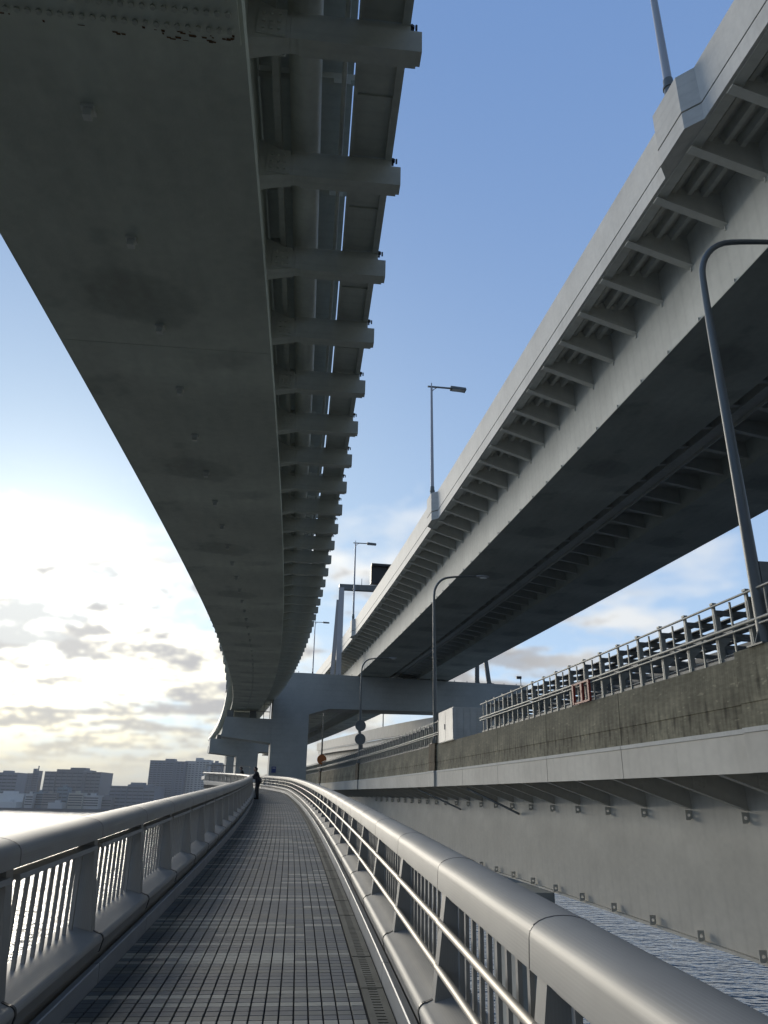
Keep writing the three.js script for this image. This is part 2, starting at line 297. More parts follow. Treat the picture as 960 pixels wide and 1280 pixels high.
// ------------------------------------------------------------------ overhead guideway girder
const A_END = 76.5, ASP = 1.625;
function guideway(z0, z1, first, label, full) {
  const g = group('elevated_guideway'); tag(g, label, 'bridge girder', 'guideway girders');
  // box girder in welded lengths
  const boxP = [[-1.36, 0], [1.36, 0], [1.375, .05], [1.335, .10], [1.24, 1.0], [1.2, 2.02], [-1.2, 2.02], [-1.24, 1.0], [-1.335, .10], [-1.375, .05]];
  let z = z0; while (z < z1 - .1) { const zn = Math.min(z1, z + 9.75); mesh('girder_length', sweep(GA, boxP, z + .004, zn - .004, 1.2, { crease: .25 }), M.soffit, g); z = zn; }
  mesh('deck_slab', sweep(GA, rect(-1.8, 2.232, 2.05, 2.3), z0, z1, 1.6), M.guidewayPaint, g);
  mesh('water_pipe', sweep(GA, circ(1.73, 1.60, .168, 18), z0, z1, 1.2, { crease: .8 }), M.pipePaint, g);
  mesh('cable_conduit', sweep(GA, circ(2.13, 1.47, .026, 8), z0, z1, 1.6, { crease: .8 }), M.pipePaint, g);
  
  mesh('stringer', sweep(GA, rect(1.40, 1.47, 1.42, 1.62), z0, z1, 1.6), M.guidewayPaint, g);
  mesh('stringer', sweep(GA, rect(2.235, 2.275, 1.39, 1.5), z0, z1, 1.6), M.guidewayPaint, g);
  mesh('edge_beam', sweep(GA, [[2.64, 1.38], [2.72, 1.38], [2.72, 1.66], [2.695, 1.66], [2.695, 1.42], [2.64, 1.42]], z0, z1, 1.6), M.guidewayPaint, g);
  mesh('edge_beam', sweep(GA, rect(-1.93, -1.88, 1.3, 1.75), z0, z1, 1.6), M.guidewayPaint, g);
  // right-hand brackets: gusset at the web, tapered I-beam, end plate
  const br = new MB(), W = .078;                              // closed box bracket with a knee at the web and a square end
  br.hexa([V(1.62, 1.0, W), V(2.82, 1.0, W), V(2.82, 1.0, -W), V(1.62, 1.0, -W), V(1.62, 1.27, W), V(2.82, 1.25, W), V(2.82, 1.25, -W), V(1.62, 1.27, -W)]);
  br.hexa([V(1.235, .92, W + .03), V(1.618, 1.0, W), V(1.618, 1.0, -W), V(1.235, .92, -W - .03), V(1.21, 1.44, W + .03), V(1.618, 1.27, W), V(1.618, 1.27, -W), V(1.21, 1.44, -W - .03)]);
  br.box(1.60, 2.72, 1.26, 1.385, -.03, .03);
  br.box(1.70, 2.78, .985, .999, -W - .012, W + .012);          // bottom flange plate
  br.box(1.32, 1.58, .99, 1.30, W + .012, W + .034); br.box(1.32, 1.58, .99, 1.30, -W - .034, -W - .012);
  for (const x of [1.38, 1.45, 1.52]) for (const y of [1.05, 1.14, 1.23]) br.box(x - .013, x + .013, y - .013, y + .013, W + .034, W + .05);
  const brG = br.geo();
  const brL = new MB().box(-1.93, -1.22, 1.05, 1.29, -.08, .08).geo();
  const stud = new MB().box(-.055, .055, -.03, 0, -.055, .055).box(-.035, .035, -.10, -.03, -.035, .035).geo();
  const boltG = mergeGeometries([cyl(.014, .014, .05, 0, 0, 0, 6), cyl(.03, .03, .03, 0, .05, 0, 6), cyl(.012, .012, .06, .04, 0, .03, 6)]);
  const clampG = new MB(); for (let i = 0; i < 12; i++) { const a = -Math.PI + i / 12 * Math.PI * 2, b2 = -Math.PI + (i + 1) / 12 * Math.PI * 2, p = (r, t, zz) => V(1.73 + r * Math.cos(t), 1.60 + r * Math.sin(t), zz); clampG.hexa([p(.169, a, .025), p(.186, a, .025), p(.186, a, -.025), p(.169, a, -.025), p(.169, b2, .025), p(.186, b2, .025), p(.186, b2, -.025), p(.169, b2, -.025)]); }
  clampG.box(1.90, 1.985, 1.56, 1.63, -.03, .03); clampG.box(1.475, 1.56, 1.56, 1.63, -.03, .03); const clG = clampG.geo();
  const crossG = new MB().box(1.22, 2.26, 1.74, 1.82, -.035, .035).box(2.02, 2.2, 1.66, 1.74, -.05, .05).geo();
  const panG = new MB().box(2.276, 2.695, 1.43, 1.455, -.403, .403).geo(), panRib = new MB().box(2.277, 2.639, 1.405, 1.429, -.02, .02).geo();
  const floorL = new MB().box(-1.87, -1.3, 1.42, 1.45, -.75, .75).geo();
  let i = 0; for (z = first; z < z1 - .2; z = GA.step(z, ASP), i++) {
    if (z < z0 + .1) continue;
    GA.place(mesh('bracket', brG, M.guidewayPaint, g), z); GA.place(mesh('bracket', brL, M.guidewayPaint, g), z);
    GA.place(mesh('soffit_lug', stud, M.guidewayPaint, g), z - .04);
    const zm = GA.step(z, ASP / 2);
    if (zm > z1 - .4) continue;
    GA.place(mesh('anchor_bolt', boltG, M.black, g), z, 2.74, 1.40);
    GA.place(mesh('pipe_clamp', clG, M.guidewayPaint, g), GA.step(z, .42));
    GA.place(mesh('cross_bar', crossG, M.guidewayPaint, g), GA.step(z, .95));
    for (const s of [.25, .75]) GA.place(mesh('walkway_plate', panG, M.guidewayPaint, g), GA.step(z, ASP * s));
    GA.place(mesh('plate_rib', panRib, M.guidewayPaint, g), zm);
    GA.place(mesh('walkway_plate', floorL, M.guidewayPaint, g), zm);
  }
  // branch elbow on the water pipe
  if (full) {
    const e = GA.P(8.05, 0, 0), q = (l, h, dz) => GA.P(8.05 + dz, l, h);
    mesh('pipe_elbow', tube([q(1.70, 1.55, .1), q(1.58, 1.44, .06), q(1.46, 1.40, -.02), q(1.36, 1.38, -.16), q(1.36, 1.52, -.3)], .075, .075, 16, 10), M.pipePaint, g);
    // bolted splice under the girder with rust at its edge
    const sp = sweep(GA, rect(-1.33, 1.33, -.024, -.001), 2.6, 3.80, .4), sp2 = mesh('splice_plate', sp, M.soffit, g);
    const bolt = []; for (let a = 0; a < 34; a++) for (let b = 0; b < 5; b++) { const t = new THREE.Object3D(); GA.place(t, 3.16 + b * .13, -1.26 + a * .0763, -.042); t.updateMatrix(); bolt.push(new THREE.CylinderGeometry(.02, .022, .02, 6).toNonIndexed().applyMatrix4(t.matrix)); }
    mesh('bolt_rows', mergeGeometries(bolt), M.soffit, sp2).userData.kind = 'stuff';
    const rs = new MB(), RR = mulberry(77); for (let a = 0; a < 34; a++) { const l = .75 + RR() * .6 - (RR() < .3 ? 1.6 * RR() : 0), dz = 3.72 + RR() * .085, w = .006 + RR() * .022, d = .003 + RR() * .009, f = (x, y) => GA.P(dz + y, l + x, -.0268); rs.quad(f(-w, -d), f(w, -d * .7), f(w * .8, d), f(-w * .9, d * .8)); }
    mesh('rust_scale', rs.geo(), M.rust, sp2).userData.kind = 'stuff';
  }
  // side panels on the outer edge
  const pg = new MB().box(-2.05, -1.94, 1.25, 2.3, -.75, .75).geo(); for (const zz of [27, 44, 50, 55, 60, 66, 71]) if (zz > z0 && zz < z1) GA.place(mesh('edge_panel', pg, M.sheetGrey, g), zz);
  return g;
}
guideway(-60, A_END, -11.625, 'long grey box girder overhead with cantilever brackets and a water pipe', true);
guideway(A_END + .12, 148, A_END + 1.0, 'far continuation of the overhead box girder beyond the first pier', false);

// ------------------------------------------------------------------ high viaduct on the right
const LAMPS_B = [12.35, 36.6, 67.3, 103];
{
  const g = group('high_viaduct'); tag(g, 'tall twin box viaduct with pale parapet and ribbed cantilever, high on the right', 'viaduct');
  const z0 = -60, z1 = 260, st = 2.4;
  const seg = (name, prof, m, L, gap = .006, crease = 0) => { for (let z = z0; z < z1 - .1; z += L) mesh(name, sweep(VB, prof, z + gap, Math.min(z1, z + L) - gap, st, { crease }), m, g); };
  // near box: pale web, dark soffit
  seg('web_panel', rect(0, .05, .012, 2.62), M.viaduct, 10.2, .003);
  seg('soffit_panel', rect(-.03, 3.23, -.02, .01), M.viaductSoffit, 10.2, .003);
  mesh('web_panel', sweep(VB, rect(3.14, 3.19, .012, 2.62), z0, z1, st), M.viaductSoffit, g);
  mesh('web_panel', sweep(VB, rect(6.36, 6.41, .012, 2.62), z0, z1, st), M.viaductSoffit, g);
  seg('soffit_panel', rect(6.32, 9.72, -.02, .01), M.viaductSoffit, 10.2, .003);
  mesh('web_panel', sweep(VB, rect(9.62, 9.67, .012, 2.62), z0, z1, st), M.viaduct, g);
  mesh('deck_slab', sweep(VB, rect(-1.68, 4.38, 2.64, 2.9), z0, z1, st), M.viaduct, g);
  mesh('deck_slab', sweep(VB, rect(4.99, 11.5, 2.64, 2.9), z0, z1, st), M.viaduct, g);
  for (const l of [-.42, -.82, -1.22, 3.55, 5.75, 6.05, 10.2, 10.8]) mesh('deck_rib', sweep(VB, [[l - .11, 2.645], [l - .06, 2.42], [l + .06, 2.42], [l + .11, 2.645]], z0, z1, st), M.viaduct, g);
  // central duct in the gap between the boxes
  mesh('median_beam', sweep(VB, rect(4.10, 4.16, .42, 1.0), z0, z1, st), M.viaduct, g);
  mesh('median_beam', sweep(VB, rect(4.66, 4.72, .42, 1.0), z0, z1, st), M.viaduct, g);
  mesh('median_duct', sweep(VB, rect(4.17, 4.65, .52, .9), z0, z1, st), M.viaduct, g);
  for (const [a, b] of [[3.20, 4.09], [4.73, 6.35]]) mesh('gap_deck', sweep(VB, rect(a, b, .92, .98), z0, z1, st), M.viaduct, g);
  // outer edge: fascia below, parapet above, recessed joint with a black strip between
  const gaps = LAMPS_B.map(z => [z - .8, z + .8]); let cuts = [z0]; for (const [a, b] of gaps) cuts.push(a, b); cuts.push(z1);
  for (let i = 0; i < cuts.length; i += 2) {
    mesh('fascia', sweep(VB, rect(-1.78, -1.70, 2.20, 2.64), cuts[i], cuts[i + 1], st), M.fascia, g);
    mesh('parapet', sweep(VB, [[-1.78, 2.685], [-1.58, 2.685], [-1.60, 3.66], [-1.64, 3.70], [-1.80, 3.70]], cuts[i], cuts[i + 1], st), M.fascia, g);
  }
  mesh('joint_strip', sweep(VB, rect(-1.75, -1.69, 2.63, 2.69), z0, z1, st), M.black, g);
  mesh('edge_flange', sweep(VB, rect(-1.70, -1.45, 2.18, 2.20), z0, z1, st), M.viaduct, g);
  mesh('edge_stiffener', sweep(VB, rect(-1.685, -1.655, 2.205, 2.63), z0, z1, st), M.viaduct, g);
  mesh('road_surface', sweep(VB, rect(-1.55, 4.3, 2.905, 2.98), z0, z1, st), M.asphalt, g);
  mesh('road_surface', sweep(VB, rect(5.07, 11.38, 2.905, 2.98), z0, z1, st), M.asphalt, g);
  mesh('far_parapet', sweep(VB, rect(11.4, 11.6, 2.2, 3.7), z0, z1, st), M.fascia, g);
  for (const z of LAMPS_B) for (const [nm, h0, h1, t] of [['lamp_plinth', 2.20, 2.64, 0], ['lamp_plinth', 2.685, 3.72, .004]]) {
    const b = new MB(), P = [[-.8, -1.78], [-.5, -2.06], [.5, -2.06], [.8, -1.78], [.8, -1.6], [-.8, -1.6]].map(([d, l]) => [h => VB.P(z + d, l - t, h)][0]); const lo = P.map(f => f(h0)), hi = P.map(f => f(h1)), n = 6;
    for (let i = 0; i < n; i++) b.quad(lo[(i + 1) % n], lo[i], hi[i], hi[(i + 1) % n]);
    b.quad(hi[0], hi[1], hi[2], hi[3]); b.quad(hi[0], hi[3], hi[4], hi[5]); b.quad(lo[3], lo[2], lo[1], lo[0]); b.quad(lo[5], lo[4], lo[3], lo[0]);
    mesh(nm, b.geo(), M.fascia, g);
  }
  // brackets
  const near = new MB(); near.hexa([V(-1.70, 2.13, .013), V(0, 1.63, .013), V(0, 1.63, -.013), V(-1.70, 2.13, -.013), V(-1.70, 2.60, .013), V(0, 2.60, .013), V(0, 2.60, -.013), V(-1.70, 2.60, -.013)]);
  near.hexa([V(-1.72, 2.115, .10), V(0, 1.61, .10), V(0, 1.61, -.10), V(-1.72, 2.115, -.10), V(-1.72, 2.132, .10), V(0, 1.63, .10), V(0, 1.63, -.10), V(-1.72, 2.132, -.10)]);
  const arm = (l0, h0, l1, h1) => new MB().hexa([V(l0, h0, .012), V(l1, h1, .012), V(l1, h1, -.012), V(l0, h0, -.012), V(l0, .915, .012), V(l1, .915, .012), V(l1, .915, -.012), V(l0, .915, -.012)]).hexa([V(l0, h0 - .02, .085), V(l1, h1 - .02, .085), V(l1, h1 - .02, -.085), V(l0, h0 - .02, -.085), V(l0, h0 - .001, .085), V(l1, h1 - .001, .085), V(l1, h1 - .001, -.085), V(l0, h0 - .001, -.085)]);
  const gapA = arm(3.19, .38, 4.10, .50), gapB = arm(4.72, .50, 6.36, .26);
  const nG = near.geo(), aG = gapA.geo(), bG = gapB.geo(), lug = new MB().box(-.05, 0, .0, .09, -.012, .012).geo(), lugC = new MB().box(-.035, 0, 1.50, 1.62, -.02, .02).geo();
  for (let z = 12.2 - 1.48 * 15; z < 150; z = VB.step(z, 1.5)) { VB.place(mesh('bracket', nG, M.viaduct, g), z); VB.place(mesh('bracket', aG, M.viaduct, g), z); VB.place(mesh('bracket', bG, M.viaduct, g), z); if (z < 75) { VB.place(mesh('lifting_lug', lug, M.viaduct, g), z); VB.place(mesh('web_stub', lugC, M.viaduct, g), z); } }
}
function lampPost(z, h, label) { // straight post with a short arm, standing on the viaduct plinth
  const g = group('lamp_post'); tag(g, label, 'street lamp', 'straight lamp posts on the high viaduct'); VB.place(g, z, -1.88, 3.725, false);
  mesh('base_collar', mergeGeometries([cyl(.15, .15, .03, 0, 0, 0), cyl(.125, .11, .55, 0, .03, 0), cyl(.14, .14, .06, 0, .30, 0)]), M.lampSteel, g);
  mesh('pole', mergeGeometries([cyl(.095, .06, h - .5, 0, .5, 0, 14), cyl(.03, .03, .22, 0, h, 0, 8)]), M.lampSteelPale, g);
  mesh('arm', mergeGeometries([bar(V(-.22, h - .03, 0), V(1.15, h + .0, 0), .075, .075), tube([V(0, h - .4, 0), V(.12, h - .2, 0), V(.3, h - .06, 0)], .022, .022, 8, 6)]), M.lampSteel, g);
  const hd = new MB().hexa([V(1.1, h - .07, .16), V(2.0, h - .09, .20), V(2.0, h - .09, -.20), V(1.1, h - .07, -.16), V(1.1, h + .10, .13), V(1.98, h + .06, .15), V(1.98, h + .06, -.15), V(1.1, h + .10, -.13)]);
  const l = mesh('lamp_head', hd.geo(), M.lampSteel, g); mesh('lens', boxG(1.2, 1.92, h - .105, h - .088, -.14, .14), M.lens, l);
}
lampPost(LAMPS_B[0], 6.8, 'pale lamp post rising from the parapet plinth above the curved lamp arm');
lampPost(LAMPS_B[1], 6.8, 'lamp post with short arm standing in open blue sky on the parapet');
lampPost(LAMPS_B[2], 7.6, 'lamp post on the high parapet beside the black sign box');
lampPost(LAMPS_B[3], 7.6, 'distant lamp post half hidden behind the overhead girder brackets');

// ------------------------------------------------------------------ piers
function pierFrame(P0, s) { const n = Math.hypot(s, 1), r = V(1 / n, 0, s / n), h = V(s / n, 0, -1 / n); return { r, h, turn: Math.atan(-s), at: (u, y, d) => P0.clone().addScaledVector(r, u).addScaledVector(h, d).setY(y) }; }
{
  const P0 = V(-11, 0, -74), F = pierFrame(P0, -.19);
  const g = group('bridge_pier'); tag(g, 'blue grey portal pier with crossbeam, beside the far end of the walkway', 'bridge pier', null); g.position.copy(P0); g.rotation.y = F.turn; // local x right, -z away
  const arc = []; for (let i = 0; i <= 8; i++) { const a = Math.PI - i / 8 * Math.PI / 2; arc.push([2.5 + 2 * Math.cos(a), 9.85 + 2 * Math.sin(a)]); }
  mesh('column', prismG([[.5, WATER - 2], [4.05, WATER - 2], [4.05, 8.45], [4.05, 11.85], ...arc.slice().reverse()], -3.2, 0), M.pier, g);
  const beam = [[4.052, 7.9], [6.0, 8.5], [27, 8.75], [27, 11.62], [4.052, 11.84]];
  mesh('crossbeam', prismG(beam, -3.2, 0), M.pier, g);
  mesh('beam_soffit_plate', prismG([[4.05, 7.84], [6.0, 8.44], [27, 8.69], [27, 8.75], [6, 8.5], [4.05, 7.9]], -3.35, .12), M.pier, g);
  mesh('column', boxG(24, 27, WATER - 2, 8.68, -3.1, -.1), M.pier, g);
  mesh('corbel', prismG([[-4.25, 5.55], [.5, 5.05], [.5, 7.28], [-4.0, 7.36]], -3.0, -.05), M.pier, g);
  for (const u of [-3.55, -1.35]) mesh('bearing', boxG(u - .32, u + .32, 7.3, 8.12, -2.1, -1.3), M.slat, g);
  for (const u of [9.0, 11.6, 15.3, 18.1]) mesh('bearing', boxG(u - .45, u + .45, 11.7, 11.98, -2.0, -1.2), M.slat, g);
  mesh('end_diaphragm', boxG(-3.2, -1.7, 7.40, 8.05, -2.8, -2.2), M.pipePaint, g);
  const rim = new MB(); for (let u = 2.8; u < 26; u += 1.35) rim.box(u - .03, u + .03, 11.86 - .0105 * (u - 4), 11.99 - .0105 * (u - 4), -.12, -.06); mesh('edge_lugs', rim.geo(), M.slat, g);
  // small access frame between corbel and column
  const fr = new MB(); for (const y of [8.0, 8.7, 9.4]) fr.box(-1.0, .3, y, y + .07, -1.0, -.94); for (const u of [-1.0, -.35, .25]) fr.box(u, u + .06, 7.3, 9.45, -1.0, -.94); mesh('access_rail', fr.geo(), M.galvanised, g);
  // signboard on the column
  const sg = group('notice_board'); sg.position.copy(F.at(.95, 2.35, -.08)); sg.rotation.y = F.turn; tag(sg, 'small dark blue notice board with a pale line on the pier column', 'sign'); mesh('board', boxG(-.2, .22, 0, .55, -.02, .02), M.blueSign, sg); mesh('pale_line', boxG(-.12, .15, .40, .45, .021, .028), M.whiteSign, sg); mesh('mount', boxG(-.03, .03, -.9, 0, -.02, .02), M.galvanised, sg);
  // second pier
  const P1 = V(-20.7, 0, -112), F1 = pierFrame(P1, -.27), g2 = group('bridge_pier'); tag(g2, 'second grey pier seen behind the first pier, past the walkway bend', 'bridge pier'); g2.position.copy(P1); g2.rotation.y = F1.turn;
  mesh('column', prismG([[0, WATER - 2], [3.1, WATER - 2], [3.1, 6.4], [7.4, 6.4], [7.4, 9.6], [0, 9.6]], -3.4, 0), M.pier, g2);
  mesh('column', boxG(5.6, 8.6, WATER - 2, 6.38, -3.4, -.02), M.pier, g2);
  mesh('corbel', prismG([[-3.9, 6.1], [-.002, 5.75], [-.002, 8.0], [-3.9, 8.05]], -3.2, -.05), M.pier, g2);
  for (const u of [-2.6, -.9]) mesh('bearing', boxG(u - .32, u + .32, 8.0, 8.7, -2.2, -1.2), M.slat, g2);
  const P2 = V(-29.6, 0, -150), F2 = pierFrame(P2, -.34), g3 = group('bridge_pier'); tag(g3, 'slim distant pier column rising behind the viewing platform', 'bridge pier'); g3.position.copy(P2); g3.rotation.y = F2.turn;
  mesh('column', boxG(0, 2.4, WATER - 2, 9.4, -2.4, 0), M.pier, g3); mesh('corbel', prismG([[-3.5, 8.2], [-.002, 7.8], [-.002, 9.4], [-3.5, 9.4]], -2.2, -.1), M.pier, g3);
  // pier under the lower road
  const g4 = group('bridge_pier'); tag(g4, 'blue grey pier block under the lower road girder, just above the water', 'bridge pier'); RD.place(g4, 25.6, 0, 0, false);
  mesh('pier_head', boxG(.3, 1.72, -4.4, -3.17, -3, 0), M.pier, g4); mesh('shaft', boxG(.5, 1.6, WATER - 2 - .6, -4.402, -2.8, -.2), M.pier, g4);
}
{ // sign gantry on the crossbeam
  const g = group('sign_gantry'); tag(g, 'grey sign gantry with a black message box over the high viaduct', 'sign gantry');
  const f = (px, py, D = 76) => atDepth(px, py, D), b0 = f(423, 843), b1 = f(423, 735), o = b0.clone();
  mesh('leg', bar(V(b0.x, 11.6, b0.z), V(b0.x, b1.y, b0.z), .55, .55), M.lampSteelPale, g);
  mesh('leg', bar(V(b0.x - .75, 11.6, b0.z - 1.4), V(b0.x - .3, b1.y - 1.2, b0.z - .4), .42, .42), M.lampSteelPale, g);
  mesh('arm', bar(V(b0.x - .27, b1.y + .1, b0.z), V(b0.x + 13, b1.y + .3, b0.z - 2.4), .55, .6), M.lampSteel, g);
  const s = mesh('message_box', boxG(-2.1, 2.1, 0, 2.1, -.35, .35), M.black, g); s.position.set(b0.x + 5.1, b1.y + .75, b0.z - 1.2); s.rotation.y = .18;
  mesh('sun_visor', boxG(-2.12, 2.12, 1.9, 2.15, .352, .7), M.black, s);
  mesh('service_rail', mergeGeometries([bar(V(b0.x + 2.1, b1.y + .4, b0.z - .4), V(b0.x + 2.1, b1.y + 1.2, b0.z - .4), .06, .06), bar(V(b0.x + 1.4, b1.y + .42, b0.z - .5), V(b0.x + 5, b1.y + .52, b0.z - .9), .5, .08)]), M.galvanised, g);
  const g2 = group('gantry_support'); tag(g2, 'pair of slanting grey posts standing on the crossbeam under the viaduct', 'sign gantry');
  mesh('leg', bar(V(10.15, 11.5, -78.9), V(10.3, 17.6, -78.9), .42, .42), M.lampSteel, g2); mesh('leg', bar(V(11.45, 11.5, -78.9), V(10.75, 17.6, -78.9), .42, .42), M.lampSteel, g2); mesh('foot_plate', boxG(9.6, 11.9, 11.62, 11.74, -79.3, -78.5), M.slat, g2);
  const g3 = group('flood_lamp'); tag(g3, 'tiny flood lamp on a stub post on top of the crossbeam', 'lamp'); g3.position.set(14.8, 11.6, -79);
  mesh('post', cyl(.04, .04, .75, 0, 0, 0, 8), M.lampSteel, g3); mesh('lamp_head', boxG(-.45, .08, .72, .98, -.15, .15), M.black, g3);
}

// ------------------------------------------------------------------ lower road with stained parapet
const POLES_D = [11.3, 35.2, 59.0, 82];
{
  const g = group('lower_road_viaduct'); tag(g, 'lower road bridge with stained concrete parapet, pale fascia and riveted brackets', 'viaduct');
  const z0 = -60, z1 = 230, st = 2;
  const inPole = z => POLES_D.some(p => Math.abs(p - z) < .62);
  // parapet cast in lengths with open joints, split by a form line; plinths at the lamps
  const cuts = [z0]; for (const p of POLES_D) cuts.push(p - .6, p + .6); cuts.push(z1);
  for (let i = 0; i < cuts.length; i++) {
    const plinth = i % 2, a0 = cuts[i], a1 = cuts[i + 1]; if (a1 === undefined) break; const o = plinth ? -.09 : 0;
    const n = plinth ? 1 : Math.max(1, Math.round((a1 - a0) / 4.9));
    for (let k = 0; k < n; k++) {
      const a = lerp(a0, a1, k / n) + (plinth ? 0 : .012), b = lerp(a0, a1, (k + 1) / n) - (plinth ? 0 : .012);
      mesh(plinth ? 'lamp_plinth' : 'parapet_panel', sweep(RD, [[.03 + o, .66], [.34, .66], [.30, plinth ? 1.84 : 1.76], [.05 + o, plinth ? 1.84 : 1.76], [.03 + o, 1.03], [.042 + o, 1.02]], a, b, 1.2), plinth && i > 1 ? M.concretePlinth : M.concrete, g);
      mesh('coping', sweep(RD, rect(-.012 + o, .30, .585, .658), a, b, 1.2), M.limestonePaint, g);
      const q = Math.max(1, Math.round((b - a) / 2.45)); for (let m = 0; m < q; m++) mesh('fascia_panel', sweep(RD, rect(.0 + o, .06, 0, .58), lerp(a, b, m / q) + .002, lerp(a, b, (m + 1) / q) - .002, 1.3), M.webPaint, g);
    }
  }
  mesh('deck_slab', sweep(RD, rect(.07, 11.3, .42, .62), z0, z1, st), M.webPaint, g);
  for (let z = z0; z < z1 - .1; z += 12.4) mesh('web_panel', sweep(RD, rect(1.76, 1.82, -3.10, .41), z + .002, z + 12.4 - .002, st), M.webPaint, g);
  mesh('bottom_flange', sweep(RD, rect(1.68, 8.2, -3.16, -3.105), z0, z1, st), M.webPaint, g);
  mesh('far_web', sweep(RD, rect(8.0, 8.06, -3.1, .41), z0, z1, st), M.webPaint, g);
  mesh('road_surface', sweep(RD, rect(.36, 10.98, .625, .70), z0, z1, st), M.asphalt, g);
  mesh('far_parapet', sweep(RD, rect(11.0, 11.3, .63, 1.76), z0, z1, st), M.concrete, g);
  mesh('edge_girder', sweep(RD, rect(.065, .10, .02, .415), z0, z1, st), M.webPaint, g);
  const br = new MB().hexa([V(.07, .0, .010), V(1.76, -.56, .010), V(1.76, -.56, -.010), V(.07, .0, -.010), V(.07, .41, .010), V(1.76, .41, .010), V(1.76, .41, -.010), V(.07, .41, -.010)]);
  br.hexa([V(.02, -.005, .075), V(1.74, -.575, .075), V(1.74, -.575, -.075), V(.02, -.005, -.075), V(.02, .012, .075), V(1.74, -.557, .075), V(1.74, -.557, -.075), V(.02, .012, -.075)]);
  const brG = br.geo(), bolts = []; for (let a = 0; a < 3; a++) for (let b = 0; b < 4; b++) bolts.push(new THREE.CylinderGeometry(.02, .02, .02, 6).toNonIndexed().rotateX(Math.PI / 2).translate(.75 + a * .085, -.12 + b * .085 - a * .025, .02));
  const spl = mergeGeometries([boxG(.70, .98, -.20, .24, .0105, .02), ...bolts]);
  const lugS = prismG([[1.6, -.60], [1.76, -.60], [1.76, -.80], [1.68, -.80], [1.62, -.74]], -.012, .012), eye = new THREE.TorusGeometry(.05, .02, 6, 12).toNonIndexed();
  const ring = new THREE.Shape([[0, 0], [.1, 0], [.15, .04], [.15, .2], [0, .2]].map(p => new THREE.Vector2(...p))); ring.holes.push(new THREE.Path().absarc(.075, .10, .035, 0, Math.PI * 2)); const lugG = new THREE.ExtrudeGeometry(ring, { depth: .025, bevelEnabled: false, curveSegments: 6 }).translate(-.15, 0, -.012);
  for (let z = 15.15 - 2.07 * 13; z < 120; z = RD.step(z, 2.07)) {
    const b = RD.place(mesh('bracket', brG, M.webPaint, g), z, 0, 0, false);
    if (z < 60) { mesh('splice_plate', spl, M.webPaint, b); RD.place(mesh('lifting_lug', lugG, M.webPaint, g), z, 1.757, -.80, false); RD.place(mesh('lifting_lug', lugG, M.webPaint, g), z, 1.70, -3.10, false); }
  }
  mesh('drain_pipe', tube([RD.P(30.2, .2, -.1), RD.P(29.4, .9, -.5), RD.P(28.6, 1.7, -.95)], .04, .04, 8, 8), M.lampSteel, g);
  mesh('drain_pipe', tube([RD.P(39.2, .2, -.1), RD.P(38.0, .9, -.5), RD.P(36.8, 1.7, -.95)], .04, .04, 8, 8), M.lampSteel, g);
}
